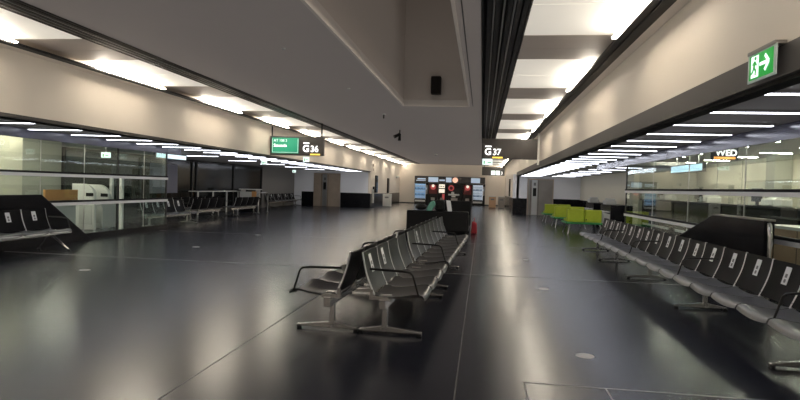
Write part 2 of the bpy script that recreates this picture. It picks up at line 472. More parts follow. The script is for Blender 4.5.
# dark ramp parapets with a sloping end
def parapet(label, x0, x1, pts):
    t = thing('ramp_parapet', label, 'parapet', (x0, pts[0][0], 0))
    pl = [(y-pts[0][0], z) for y, z in pts]
    MB().prism(pl, 'x', 0, x1-x0).build('panel', 'blackbase', t, bevel=.008)
    return t
t = parapet('glossy black ramp parapet behind the left bench, its far end sloping down', -9.38, -9.26, [(4.2, 0), (12.75, 0), (11.1, 1.11), (4.2, 1.11)])
t = parapet('black ramp parapet behind the long right bench, sloping at its far end', 3.94, 4.08, [(8.75, 0), (14.6, 0), (10.6, 1.17), (8.75, 1.17)])
B(-.01, .15, .0, 1.85, 1.165, 1.19).build('capping', 'dchrome', t, loc=(0, 0, 0))
MB().tube([(.07, -.03, .02), (.07, -.03, .95), (.07, .0, 1.1), (.07, .08, 1.17)], .035, 10).build('end_post', 'chrome', t, smooth=True)

# ------------------------------------------------------------------ interior of the left glazed room
struct('ceiling_left_room', B(-13.3, GL-.05, NEAR, EY_L, 2.70, 2.8), 'ceil')
struct('wall_left_room', B(-13.3, -13.1, NEAR, EY_L, 0, 2.8), 'olive')
struct('wall_left_room_cream', B(-10.5, -10.3, 6.0, 11.75, 0, 2.7), 'cream')
c = MB(); c.box(-10.3, -10.295, 10.0, 10.015, 0, 2.7); c.box(-10.3, -10.295, 11.1, 11.115, 0, 2.7)
struct('trim_50', c, 'fascia')
strips(-9.95, .62, 2.70, [6.7, 7.7, 8.7, 9.7, 10.7, 11.5], 'added cream corner wall wash', 'stripc')  # extra row added to brighten the cream wall
strips(-11.8, 1.2, 2.70, [8.0, 10.2, 12.4, 14.6], 'left glazed room', 'stripc')
t = thing('boarding_desk', 'orange wood boarding desk behind the left glass partition', 'desk', (-11.3, 13.9, 0))
B(-.28, .28, -.56, .56, 0, .72).build('body', 'ltgrey', t)
B(-.32, .32, -.62, .62, .72, .78).build('worktop', 'whitep', t)
B(.24, .30, -.60, .60, .88, 1.16).build('front_panel', 'wood', t)
B(.20, .26, -.55, -.50, .78, .90).build('post', 'steel', t); B(.20, .26, .50, .55, .78, .90).build('post', 'steel', t)
for i, (yy, hh) in enumerate(((15.3, 1.32), (15.95, 1.30))):
    t = thing('boarding_gate', ('white round-topped boarding gate cabinet next to the orange desk', 'white boarding gate cabinet nearer the far end of the left glass')[i], 'gate', (-11.4, yy, 0), 0, 'boarding gates')
    a = [(-.35, 0), (.35, 0), (.35, hh-.35)] + [(.35*math.cos(q*PI/12), hh-.35+.35*math.sin(q*PI/12)) for q in range(1, 7)] + [(-.35, hh)]
    MB().prism(a, 'y', -.06, .06).build('cabinet', 'whitep', t, bevel=.01)
    B(.10, .33, -.07, .07, hh-.36, hh-.26).build('reader', 'black', t)
    B(-.1, .3, -.075, -.06, .15, .7).build('panel', 'ltgrey', t)
for i, (xx, yy) in enumerate(((-11.3, 16.4), (-10.3, 15.4))):
    t = thing('steel_post', ('tall pale post behind the left glass, beside the boarding gates', 'pale post close behind the left glass partition')[i], 'post', (xx, yy, 0), 0, 'posts in the left glazed room')
    B(-.045, .045, -.045, .045, 0, 1.5).build('post', 'whitep', t); B(-.09, .09, -.09, .09, 0, .02).build('base', 'steel', t)
    MB().disc((0, 0, 1.5), .05, .03, 16).build('cap', 'steel', t)
t = thing('low_partition', 'pale grey low partition wall behind the left glass', 'partition', (-11.05, 15.95, 0))
B(-.03, .03, -.36, .36, .04, .78).build('panel', 'ltgrey', t); B(-.045, .045, -.38, .38, .78, .82).build('rail', 'railw', t)
B(-.03, .03, -.36, -.30, 0, .04).build('foot', 'steel', t); B(-.03, .03, .30, .36, 0, .04).build('foot', 'steel', t)

# ------------------------------------------------------------------ interior of the right glazed room
struct('ceiling_right_room', B(GR+.05, 9.0, NEAR, 24.0, 2.66, 2.76), 'ceil')
struct('wall_right_room', B(8.3, 8.5, NEAR, 24.2, 0, 2.76), 'cream')
c = MB()
for y in range(4, 24, 2): c.box(8.285, 8.3, y, y+.03, 0, 2.66)
struct('trim_51', c, 'olive')
struct('wall_right_room_end', B(6.1, 8.5, 24.0, 24.2, 0, 2.76), 'olive')
strips(5.65, .75, 2.66, [8.7+1.4*i for i in range(8)], 'right glazed room', 'stripc')
strips(7.5, .75, 2.66, [6.7+1.9*i for i in range(9)], 'inner right glazed room', 'stripc')
for i, (yy, ww) in enumerate(((8.1, .5), (12.6, .5), (17.2, .5))):
    t = thing('pillar', 'pale square pillar inside the right glazed room, %s from the near end' % ORD[i], 'pillar', (8.06, yy, 0), 0, 'pillars in the right glazed room')
    B(-.22, .22, -.25, .25, .1, 2.66).build('shaft', 'olive', t); B(-.24, .24, -.27, .27, 0, .1).build('base', 'blackbase', t)
# curved wooden desk close behind the right glass
t = thing('information_desk', 'pale wooden desk with white rail behind the near right glass', 'desk', (5.3, 9.3, 0))
B(-.3, .3, -1.6, 1.6, 0, .98).build('body', 'woodp', t); B(-.36, .36, -1.66, 1.66, .98, 1.03).build('worktop', 'ltgrey', t)
for yy in (-.9, -.1, .7): B(-.304, -.3, yy, yy+.012, .02, .97).build('panel_joint', 'fascia', t)
for i, yy in enumerate((13.9, 10.2, 17.6, 21.3)):
    lab = ('black check-in desk with a white printer, middle of the right room', 'black check-in desk with a white printer, nearer the wooden desk', 'black check-in desk with a white printer near the far glass edge', 'black check-in desk with a white printer by the end wall of the right room')[i]
    x = 6.35
    t = thing('gate_desk', lab, 'desk', (x, yy, 0), 0, 'check-in desks')
    B(-.3, .3, -1.78, 1.78, 0, 1.26).build('body', 'blackbase', t); B(-.38, .34, -1.82, 1.82, 1.26, 1.30).build('worktop', 'black', t)
    B(-.34, -.30, -1.5, 1.5, .35, .42).build('front_strip', 'ltgrey', t)
    p = thing('printer', lab.replace('black check-in desk with a white printer', 'white document printer on the black desk'), 'printer', (x, yy-.3, 1.30), 0, 'document printers')
    B(-.2, .2, -.28, .28, .0, .17).build('body', 'ltgrey', p, bevel=.03)
    MB().prism([(-.12, .17), (.16, .17), (.16, .26), (.05, .26)], 'y', -.2, .2).build('lid', 'ltgrey', p)
    B(-.26, -.19, -.18, .18, .03, .05).build('tray', 'ltgrey', p)
    m = thing('monitor', lab.replace('black check-in desk with a white printer', 'black monitor on the check-in desk'), 'monitor', (x, yy+.62, 1.30), 0, 'desk monitors')
    B(-.02, .02, -.24, .24, .09, .40).build('screen', 'black', m, bevel=.008); B(-.02, .04, -.03, .03, .01, .15).build('stand', 'black', m)
    B(-.09, .09, -.12, .12, 0, .012).build('base', 'black', m)
# counters along the right alcove wall
for i, yy in enumerate((25.2, 28.8)):
    lab = ('dark gate counter with sloping grey front, nearer the right glass', 'dark gate counter with sloping grey front, nearer the lift')[i]
    t = thing('gate_counter', lab, 'counter', (5.35, yy, 0), 0, 'gate counters by the right alcove wall')
    B(-.2, .35, -1.0, 1.0, 0, 1.0).build('body', 'blackbase', t)
    MB().prism([(-.2, .12), (-.2, .62), (-.48, .70), (-.44, .58)], 'y', -.9, .9).build('front_panel', 'ltgrey', t)
    B(-.46, -.2, -.85, -.25, .70, .73).build('shelf', 'whitep', t)
    B(-.46, -.2, .2, .8, .70, .73).build('shelf', 'whitep', t)
    p = thing('printer', 'pale document printer on the gate counter %s' % ('nearer the right glass', 'nearer the lift')[i], 'printer', (5.35, yy+.2, 1.0), 0, 'document printers')
    B(-.22, .22, -.3, .3, 0, .16).build('body', 'ltgrey', p, bevel=.03); B(-.14, .18, -.22, .22, .16, .26).build('lid', 'ltgrey', p, bevel=.03)
# hanging information screens
def hang_screen(label, x, y0, y1, z0, z1, zc, m, grp):
    t = thing('information_screen', label, 'screen', (x, (y0+y1)/2, z0), 0, grp)
    h = (y1-y0)/2
    B(-.04, .04, -h-.05, h+.05, -.03, z1-z0+.03).build('housing', 'signb', t)
    s = -1 if x > 0 else 1
    a, b = sorted((s*.038, s*.046))
    B(a, b, -h, h, 0, z1-z0).build('display', m, t)
    for q in (-h*.7, h*.7): B(-.01, .01, q-.01, q+.01, z1-z0+.03, zc-z0).build('hanger', 'steel', t)
hang_screen('pale blue lit screen hanging in the right glazed room', 5.6, 15.75, 18.2, 2.14, 2.32, 2.66, 'screenb', 'hanging screens')
hang_screen('pale cyan lit sign hanging past the left glass edge', -10.6, 17.6, 19.5, 2.23, 2.37, 2.45, 'screenw', 'hanging screens')

# ------------------------------------------------------------------ tandem benches
PITCH = .65
def prof_seat(t):
    return [(-.02, .425), (.06, .405), (.16, .402), (.28, .415), (.38, .436), (.44, .440), (.475, .428), (.49, .405)][t]
def seat_mesh(w):
    g = []
    for i in range(8):
        v, z = prof_seat(i); row = []
        for j in range(9):
            u = (j/8-.5)*2
            row.append(Vector((u*w/2, v, z - .026*(1-u*u))))
        g.append(row)
    return MB().shell(g, lambda i, j: (0, .004 if i > 5 else 0, -.020))
def back_pt(u, t, w):
    z = .43 + t*.40
    v = -.005 - .125*t - .02*math.sin(PI*t) - .018*(1-u*u)
    return Vector((u*w/2, v, z))
def back_mesh(w):
    g = [[back_pt((j/8-.5)*2, i/7, w) for j in range(9)] for i in range(8)]
    return MB().shell(g, lambda i, j: (0, -.020, -.004))
def rim_mesh(w, s):
    m = MB()
    if s:
        m.tube([back_pt(s, -.04+q*1.05/6, w)+Vector((s*.006, -.008, 0)) for q in range(7)], .009, 6)
    return m
def arm_mesh():
    m = MB()
    m.tube([(0, .44, .42), (0, .405, .53), (0, .375, .63), (0, .345, .655), (0, .26, .665), (0, .12, .668), (0, -.06, .672)], [.011,.011,.012,.013,.014,.014,.012], 8, flat=.9)
    return m
def leg_mesh():
    m = MB()
    m.prism([(.05, .05), (.11, .05), (.105, .37), (.055, .37)], 'x', -.024, .024)
    m.prism([(.03, .02), (.46, .02), (.46, .042), (.10, .085), (.03, .085)], 'x', -.022, .022)
    m.prism([(.10, .02), (-.185, .02), (-.185, .042), (.06, .085), (.10, .085)], 'x', -.022, .022)
    m.box(-.04, .04, .02, .14, .33, .40)
    return m
def glide_mesh(y):
    return MB().disc((0, y, 0), .028, .022, 14)
def vleg_mesh():
    m = MB()
    m.tube([(0, .07, .36), (0, .12, .30), (0, .50, .02)], [.034, .034, .024], 8)
    m.tube([(0, .07, .36), (0, .04, .30), (0, -.16, .02)], [.026, .024, .016], 8)
    return m
W = PITCH-.03
_proto = {}
def P(key, fn, name, m, parent, bevel=0, smooth=True):
    if key not in _proto:
        o = fn().build(name, m, parent, smooth=smooth, bevel=bevel); _proto[key] = o; return o
    o = _proto[key].copy(); col.objects.link(o); o.parent = parent; o.name = name
    o.location = (0,0,0); o.rotation_euler = (0,0,0)
    return o
def bench(label, x, y, facing, n, tags=(), supports=None, arms=None, group=None, tilt=0, leg='T', detail=True, start_ext=0, metal='chrome', back='seatback'):
    """facing: '+x','-x','-y','+y'; the row runs away from the camera from (x,y)"""
    rz = {'+x': -PI/2, '-x': PI/2, '+y': 0, '-y': PI}[facing] + tilt
    sg = {'+x': -1, '-x': 1, '+y': 1, '-y': -1}[facing]
    t = thing('tandem_bench', label, 'bench', (x, y, 0), rz, group)
    L = n*PITCH
    a, b = sorted((sg*(-.02-start_ext), sg*(L+.02)))
    bm = MB(); bm.box(a, b, .045, .115, .275, .375)
    bm.build('beam', 'chrome', t, bevel=.006)
    if detail:
        for i in range(n+1):
            o = P('bracket', lambda: MB().prism([(-.055, .37), (.14, .37), (.14, .40), (-.02, .41), (-.02, .47), (-.055, .47)], 'x', -.012, .012), 'bracket', 'chrome', t, smooth=False)
            o.location = (sg*i*PITCH, 0, 0)
        if leg == 'V':
            a, b = sorted((sg*.02, sg*(L-.02)))
            MB().box(a, b, .470, .492, .355, .395).build('front_edge', 'rim', t, bevel=.006)
    for i in range(n):
        u = sg*(i+.5)*PITCH
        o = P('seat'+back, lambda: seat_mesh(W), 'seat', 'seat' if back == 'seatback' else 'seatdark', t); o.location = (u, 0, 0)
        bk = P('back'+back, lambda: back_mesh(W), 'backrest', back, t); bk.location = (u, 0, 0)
        for sd in (-1, 1): P('rim%d' % sd, lambda: rim_mesh(W, sd), 'rim', 'rim', bk)
        if i in tags:
            c = back_pt(0, .66, W); ang = math.atan2(.125-.02*.5, .40)
            key = 'tag'
            def mk():
                m = MB(); m.box(-.055, .055, 0, .003, -.095, .095); return m
            o = P('tag', mk, 'paper_label', 'paper', bk, smooth=False)
            o.location = c + Vector((0, .006, 0)); o.rotation_euler = (ang, 0, 0)
            def mk2():
                m = MB(); m.disc((-.0, .003, -.055), .022, .001, 14, 'y'); m.box(-.022, .022, .003, .004, -.02, .02); return m
            o = P('tagp', mk2, 'printed_symbol', 'print', bk, smooth=False)
            o.location = c + Vector((0, .006, 0)); o.rotation_euler = (ang, 0, 0)
    for i in (supports if supports is not None else range(0, n+1, 4)):
        u = sg*i*PITCH
        if leg == 'T':
            lg = P('leg', leg_mesh, 'leg', 'chrome', t, bevel=.006, smooth=False); lg.location = (u, 0, 0)
            for gy in (.435, -.175): P('glide%g' % gy, lambda: glide_mesh(gy), 'glide', 'black', lg)
        else:
            lg = P('vleg', vleg_mesh, 'leg', 'chrome', t); lg.location = (u, 0, 0)
            for gy in (.505, -.163): P('glidev%g' % gy, lambda: glide_mesh(gy), 'glide', 'black', lg)
    for i in (arms if arms is not None else range(0, n+1, 4)):
        o = P('arm', arm_mesh, 'armrest', 'black', t); o.location = (sg*i*PITCH, 0, 0)
    return t
RAD = math.radians
PITCH = .63; W = .60
# central pair of back-to-back rows
tl = RAD(-1.9)
def along(x, y, d): return (x - math.sin(tl)*d, y + math.cos(tl)*d)
bench('black four-seat bench at the front of the central rows, facing right, two paper labels', -1.02, 5.64, '+x', 4, (0, 1), (.22, 3.6), (0,), 'central benches', tl, back='seatbackg')
x2, y2 = along(-1.02, 5.64, 2.76)
bench('black eight-seat bench behind the four-seat bench, facing right towards the green seats', x2, y2, '+x', 8, (1,), (.4, 4, 7.6), (0, 4), 'central benches', tl, back='seatbackg')
bench('black four-seat bench at the front of the central rows, facing left, seen from its back', -1.42, 5.62, '-x', 4, (), (.3, 3.6), (0,), 'central benches', tl, back='seatbackg')
x2, y2 = along(-1.42, 5.62, 2.70)
bench('black eight-seat bench facing left, second in the central left-facing row', x2, y2, '-x', 8, (), (.4, 4, 7.6), (0, 4), 'central benches', tl, back='seatbackg')
# right row
PITCH = .65; W = .62
_proto.clear()
bench('long black tandem bench with white paper labels along the right rail', 3.0, 2.88, '-x', 20, range(3, 20), (4, 8, 12, 16, 19.4), (4, 8, 12, 16), None, RAD(-.4))
# left side
bench('black bench with splayed chrome legs in front of the sloping black parapet', -8.83, 6.95, '+x', 6, (1, 2, 3, 4, 5), (.4, 3, 5.8), (6,), None, 0, 'V')
bench('black four-seat bench with white labels, partly behind the left glass edge', -10.35, 16.6, '+x', 4, (0, 1, 2, 3), (.3, 3.9), (4,), 'benches in the left waiting area')
bench('dark bench seen from its back, next to the labelled four-seat bench', -10.62, 19.95, '-x', 4, (), (.3, 3.8), (0, 4), 'benches in the left waiting area')
bench('dark bench standing in front of the orange desk in the left waiting area', -10.62, 23.7, '-x', 4, (), (.3, 3.8), (0, 4), 'benches in the left waiting area')
bench('long dark bench in the second row of the left waiting area', -11.75, 19.2, '-x', 8, (), (.3, 4, 7.7), (0, 4, 8), 'benches in the left waiting area')
bench('dark bench along the grey wall left of the brown lift door', -12.75, 33.3, '+x', 8, (1, 3, 5, 7), (.3, 4, 7.7), (0, 8), 'benches in the left waiting area')
# right glazed room
bench('dark bench inside the right glazed room near the cream wall', 7.6, 9.0, '-x', 8, (1, 4, 6), (.3, 4, 7.7), (0, 4, 8), 'benches in the right room')
bench('second dark bench inside the right glazed room, farther along the cream wall', 7.4, 17.6, '-x', 6, (1, 4), (.3, 3, 5.7), (0, 6), 'benches in the right room')

# ------------------------------------------------------------------ left waiting area furniture
t = thing('standing_counter', 'long white-framed standing counter along the dark windows', 'counter', (-12.6, 26.2, 0))
B(-.25, .25, -2.2, 2.2, 1.01, 1.045).build('worktop', 'whitep', t)
for yy in (-2.15, -.7, .75, 2.10): B(.14, .20, yy, yy+.045, 0, 1.01).build('leg', 'whitep', t)
t = thing('gate_desk', 'small orange and white gate desk in the left waiting area', 'desk', (-11.75, 28.3, 0))
B(-.42, .42, -.3, .3, 0, .72).build('body', 'blackbase', t); B(-.44, .20, -.34, -.30, .74, 1.02).build('front_panel', 'ltgrey', t)
B(.20, .44, -.34, -.30, .72, 1.04).build('side_panel', 'wood', t); B(-.48, .48, -.36, .34, 1.12, 1.16).build('worktop', 'whitep', t)
for xx in (-.42, .38): B(xx, xx+.04, -.28, .28, .72, 1.12).build('post', 'steel', t)
t = thing('barrier_hoop', 'stainless steel tube hoop barrier standing on the dark floor', 'barrier', (-10.87, 27.8, 0))
pts = [(0, -.62, .01), (0, -.62, .85)] + [(0, -.62+.15-.15*math.cos(q*PI/12), .85+.15*math.sin(q*PI/12)) for q in range(1, 7)] + \
      [(0, .62-.15+.15*math.sin(q*PI/12), .85+.15*math.cos(q*PI/12)) for q in range(0, 7)] + [(0, .62, .01)]
MB().tube(pts, .032, 12).build('tube', 'steel', t, smooth=True)
for q in (-.62, .62): MB().disc((0, q, 0), .07, .015, 20).build('base_plate', 'steel', t)

# ------------------------------------------------------------------ black sofa block behind the central rows
t = thing('sofa', 'black leather sofa block with its back to the central benches', 'sofa', (-1.42, 19.6, 0))
B(-1.02, 1.02, -.70, -.42, .06, .74).build('backrest', 'sofa', t, bevel=.05, seg=3)
B(-1.0, 1.0, -.42, .45, .10, .42).build('seat', 'sofa', t, bevel=.05, seg=3)
for s in (-1, 1): B(s*.92-.1, s*.92+.1, -.5, .45, .06, .60).build('armrest', 'sofa', t, bevel=.04, seg=3)
for x in (-.9, .9):
    for y in (-.6, .35): B(x-.04, x+.04, y-.04, y+.04, 0, .08).build('leg', 'black', t)
t = thing('sofa', 'taller black sofa standing behind the black sofa block', 'sofa', (-.95, 22.6, 0))
B(-.55, .55, -.45, -.2, .06, 1.02).build('backrest', 'sofa', t, bevel=.05, seg=3)
B(-.55, .55, -.2, .4, .08, .42).build('seat', 'sofa', t, bevel=.04, seg=3)
for x in (-.45, .45):
    for y in (-.35, .3): B(x-.03, x+.03, y-.03, y+.03, 0, .09).build('leg', 'black', t)
# belongings on and beside the sofa
t = thing('travel_bag', 'slumped black bag lying along the top of the sofa back', 'bag', (-1.98, 19.04, .745))
m = MB(); m.ball((0, 0, .104), .13, 1.5, .8, .8); o = m.build('body', 'black', t, smooth=True)
MB().tube([(-.15, 0, .18), (-.08, 0, .25), (.08, 0, .25), (.15, 0, .18)], .012, 8).build('handle', 'black', t, smooth=True)
t = tag(MB().prism([(-.17, 0), (.02, 0), (.14, .22), (.09, .34), (-.03, .30), (-.12, .15)], 'y', -.09, .09).build('folded_jacket', 'teal', None, (-1.62, 18.88, .737), bevel=.03, smooth=True),
        'green jacket folded over the top of the black sofa', 'jacket')
t = thing('backpack', 'black backpack standing on the sofa beside the green jacket', 'backpack', (-1.34, 19.05, .742))
B(-.17, .14, -.1, .1, 0, .36).build('body', 'black', t, bevel=.06, seg=3)
B(-.12, .09, -.13, -.09, .04, .2).build('pocket', 'black', t, bevel=.02)
t = tag(MB().prism([(-.06, .0), (.08, 0), (.02, .35), (-.12, .36)], 'y', -.05, .05).build('paper_bag', 'paper', None, (-1.03, 18.98, .737), bevel=.01),
        'leaning white paper bag on top of the black sofa', 'bag')
t = thing('handbag', 'red bag on the floor at the right end of the black sofa', 'bag', (-.22, 19.5, 0))
MB().prism([(-.11, 0), (.11, 0), (.08, .36), (-.07, .42)], 'y', -.18, .18).build('body', 'red', t, bevel=.04, smooth=True)
MB().tube([(0, -.1, .36), (0, -.08, .52), (0, .08, .52), (0, .1, .36)], .012, 8).build('handle', 'red', t, smooth=True)

# ------------------------------------------------------------------ lime green seats
for i, (yy, xx) in enumerate(((21.1, 3.62), (24.6, 3.62), (28.2, 3.60))):
    t = thing('green_bench', 'lime green two-seat upholstered bench with splayed legs, ' + ('nearest to the long right bench', 'middle of the three', 'nearest to the grey lift door')[i], 'bench', (xx, yy, 0), 0, 'lime green benches')
    B(-.68, .62, -.30, .95, .37, .43).build('seat_board', 'greenb', t, bevel=.02)
    for s in (-.31, .29):
        B(s-.29, s+.29, .32, .90, .43, .52).build('seat', 'green', t, bevel=.03, seg=3)
        m = MB(); m.prism([(-.29, .02), (-.24, -.02), (.24, -.02), (.29, .02), (.29, .30), (.22, .36), (-.22, .36), (-.29, .30)], 'z', .43, .87)
        o = m.build('backrest', 'green', t, (s, -.03, 0), bevel=.04, seg=3)
    for sx in (-1, 1):
        for y0, y1 in ((-.05, -.26), (.80, 1.0)):
            MB().tube([(sx*.50, y0, .38), (sx*.60, y1, 0)], [.028, .018], 8).build('leg', 'steel', t, smooth=True)
    B(.03, .07, -.058, -.045, .50, .54).build('badge', 'black', t)

# ------------------------------------------------------------------ hanging gate signs
def gate_sign(label, x0, x1, y, z0, z1, num, screen, bracket, s=1):
    t = thing('gate_sign', label, 'sign', (x0, y, z0), 0, 'hanging gate signs')
    w, h = x1-x0, z1-z0
    B(0, w, -.06, .06, 0, h).build('housing', 'signb', t, bevel=.008)
    gx = 1.21 if screen else .10
    lx = gx
    text('bar_lettering', 'G', .33, 'letter', t, (lx, -.066, .14), bold=.008)
    text('number_lettering', num, .31, 'letter', t, (lx+.285, -.066, .14), bold=.005, sx=.95)
    B(lx+.02, lx+.24, -.068, -.06, .42, .465).build('small_bar', 'letter', t)
    B(lx+.28, lx+.64, -.068, -.058, .02, .075).build('yellow_bar', 'yellow', t)
    if screen:
        B(.07, 1.06, -.066, -.055, .07, h-.06).build('screen', 'screeng', t)
        m = MB(); m.box(.09, .10, -.069, -.06, .10, h-.09); m.box(1.03, 1.04, -.069, -.06, .10, h-.09)
        m.box(.09, 1.04, -.069, -.06, .10, .11)
        m.build('screen_border', 'screenl', t)
        text('screen_heading', 'AT 108 2', .13, 'screenl', t, (.14, -.069, h-.20), ext=.002)
        text('screen_line', 'Sansania', .145, 'letter', t, (.14, -.069, h-.38), ext=.002, bold=.003)
    for q in bracket: B(q-.018, q+.018, -.02, .02, h, CZ-z0).build('hanger', 'trackd', t)
    return t
gate_sign('hanging dark sign with G 36 and a green screen on the left', -7.55, -5.57, 19.9, 2.50, 3.18, '36', True, (.05, 1.88))
t = gate_sign('hanging dark sign with G 37 at the right wall', -.05, 1.90, 21.0, 2.59, 3.31, '37', False, (.2, 1.7))
B(1.95, 2.02, -.06, .06, -.18, CZ-.06-2.59).build('side_post', 'ltgrey', t)
t = thing('gate_sign', 'farther dark hanging sign with two lit white boxes', 'sign', (-.05, 50.4, 2.68), 0, 'hanging gate signs')
B(0, 1.92, -.06, .06, 0, .74).build('housing', 'signb', t)
for xx in (.78, 1.18): B(xx, xx+.34, -.07, -.055, .06, .42).build('lit_box', 'pict', t)
text('arrow_lettering', '3', .34, 'letter', t, (1.60, -.066, .12))
for q in (.2, 1.7): B(q-.018, q+.018, -.02, .02, .74, CZ-2.68).build('hanger', 'trackd', t)
t = thing('gate_sign', 'stand-in for a sign reflection, WED over an orange bar behind the right glass', 'sign', (5.02, 13.6, 2.30), 0, 'hanging gate signs')  # solid sign added in place of another sign's reflection in the glass
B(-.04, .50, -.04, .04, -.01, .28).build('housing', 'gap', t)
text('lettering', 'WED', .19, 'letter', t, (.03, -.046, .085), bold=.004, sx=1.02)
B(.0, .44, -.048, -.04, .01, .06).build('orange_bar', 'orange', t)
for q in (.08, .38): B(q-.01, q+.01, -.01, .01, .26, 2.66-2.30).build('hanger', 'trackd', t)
# small lit pictogram boxes below the gate signs
def pictogram(label, x, y, z0, z1, w, ztop, mount):
    t = thing('pictogram_sign', label, 'sign', (x, y, z0), 0, 'small lit pictogram signs')
    h = z1-z0
    B(-w/2, w/2, -.03, .03, 0, h).build('light_box', 'pict', t)
    B(-w/2+.05, -w/2+.09, -.034, -.03, h*.15, h*.7).build('figure', 'exitg', t); B(.0, w/2-.04, -.034, -.03, h*.35, h*.5).build('arrow', 'exitg', t)
    B(-.01, .01, -.01, .01, h, ztop-z0).build('hanger', 'steel', t)
pictogram('lit pale green pictogram sign under the G 36 sign', -7.0, 22.4, 2.38, 2.58, .24, CZ, 0)
pictogram('small pale pictogram sign under the left end of the green screen', -8.75, 22.4, 2.24, 2.40, .22, SL+.01, 0)
pictogram('bright white pictogram box under the G of the G 37 sign', .17, 22.4, 2.43, 2.66, .38, CZ, 0)
pictogram('small white pictogram sign hanging before the grey wall panel', -12.2, 36.5, 2.22, 2.38, .22, SL+.01, 0)
pictogram('small cyan pictogram sign inside the left glazed room', -11.3, 16.1, 2.12, 2.28, .28, 2.70, 0)

# ------------------------------------------------------------------ green exit sign on the right fascia
t = thing('exit_sign', 'green and white exit sign with running figure and arrow on dark fascia', 'sign', (2.03, 4.64, 2.37)); t.scale = (1, .91, .92)
# local: y from far (+) to near (-); viewer at -x
B(-.012, .0, -.245, .235, -.0, .24).build('acrylic_plate', M['ltgrey'] and mat('frosted_acrylic', (.62, .70, .68), .25), t, bevel=.004)
B(-.016, -.010, -.205, .195, .022, .222).build('green_panel', 'exitg', t)
B(-.02, .06, -.24, .23, .235, .262).build('mount_bar', 'dchrome', t)
E_ = lambda: MB()
m = E_(); m.box(-.019, -.015, .03, .155, .035, .21)
m.build('door_symbol', 'pict', t)
m = E_()
def bar(m, a, b, w):
    a = Vector(a); b = Vector(b); d = (b-a).normalized(); n = Vector((-d.y, d.x))*w/2
    m.prism([tuple(a+n), tuple(b+n), tuple(b-n), tuple(a-n)], 'x', -.022, -.018)
bar(m, (.085, .165), (.10, .11), .030)          # torso
bar(m, (.10, .115), (.065, .085), .018); bar(m, (.065, .085), (.075, .05), .016)   # front leg
bar(m, (.10, .115), (.125, .08), .018); bar(m, (.125, .08), (.15, .07), .016)      # rear leg
bar(m, (.085, .16), (.055, .13), .014); bar(m, (.09, .16), (.125, .14), .014)      # arms
m.disc((-.022, .078, .188), .015, .004, 16, 'x')
m.build('running_figure', 'exitg', t)
m = E_(); bar(m, (.0, .125), (-.135, .125), .026); bar(m, (-.085, .185), (-.15, .125), .026); bar(m, (-.085, .065), (-.15, .125), .026)
m.build('arrow_symbol', 'pict', t)

# ------------------------------------------------------------------ things on the ceiling
t = thing('loudspeaker', 'black box loudspeaker on the end wall of the ceiling shaft', 'speaker', (-1.27, 15.248, 3.93))
B(-.13, .13, -.24, -.03, 0, .46).build('body', 'black', t, bevel=.02); B(-.05, .05, -.03, .0, .12, .34).build('bracket', 'black', t)
t = thing('ceiling_spotlight', 'black twin spotlight cluster hanging from the grey ceiling', 'spotlight', (-3.16, 21.8, CZ))
B(-.02, .02, -.02, .02, -.16, 0).build('stem', 'black', t)
MB().tube([(.0, 0, -.15), (-.10, -.05, -.22), (-.20, -.1, -.27)], [.055, .06, .07], 12).build('lamp_head', 'black', t, smooth=True)
MB().tube([(.0, 0, -.15), (.0, -.03, -.28), (.0, -.06, -.40)], [.05, .05, .065], 12).build('lamp_head', 'black', t, smooth=True)
t = thing('ceiling_sensor', 'small dark ceiling sensor between the shaft and the spotlight', 'sensor', (-2.96, 17.0, CZ))
MB().disc((0, 0, -.03), .05, .03, 16).build('base', 'ltgrey', t); MB().tube([(0, 0, -.14), (0, 0, -.02)], .022, 8).build('stem', 'black', t)
t = thing('smoke_detector', 'small round smoke detector on the far grey ceiling', 'detector', (-2.98, 37.0, CZ))
MB().disc((0, 0, -.03), .10, .03, 20).build('base', 'ltgrey', t); MB().disc((0, 0, -.07), .07, .04, 20).build('cover', 'fascia', t)
for i, (xx, yy) in enumerate(((-3.2, 8.9), (-3.0, 12.6))):
    t = thing('ceiling_sprinkler', ('tiny pale sprinkler in the ceiling, nearer the camera', 'tiny pale sprinkler in the ceiling, nearer the spotlight')[i], 'sprinkler', (xx, yy, CZ), 0, 'ceiling sprinklers')
    MB().disc((0, 0, -.01), .035, .01, 16).build('rosette', 'ltgrey', t); MB().tube([(0, 0, -.035), (0, 0, -.008)], .01, 8).build('nozzle', 'steel', t)

# ------------------------------------------------------------------ floor stickers
for i, (xx, yy) in enumerate(((.98, 5.45), (.98, 9.03), (.97, 12.67), (.97, 16.3), (-6.33, 8.54), (-6.37, 12.29), (-6.3, 15.77))):
    lab = 'pale round floor sticker, ' + ['nearest of the right-hand row', 'second of the right-hand row', 'third of the right-hand row', 'farthest of the right-hand row',
           'nearest of the row before the left glass', 'middle of the row before the left glass', 'farthest of the row before the left glass'][i]
    tag(MB().disc((0, 0, 0), .085, .002, 28).build('floor_sticker', 'sticker', None, (xx, yy, .0002)), lab, 'sticker', 'round floor stickers')

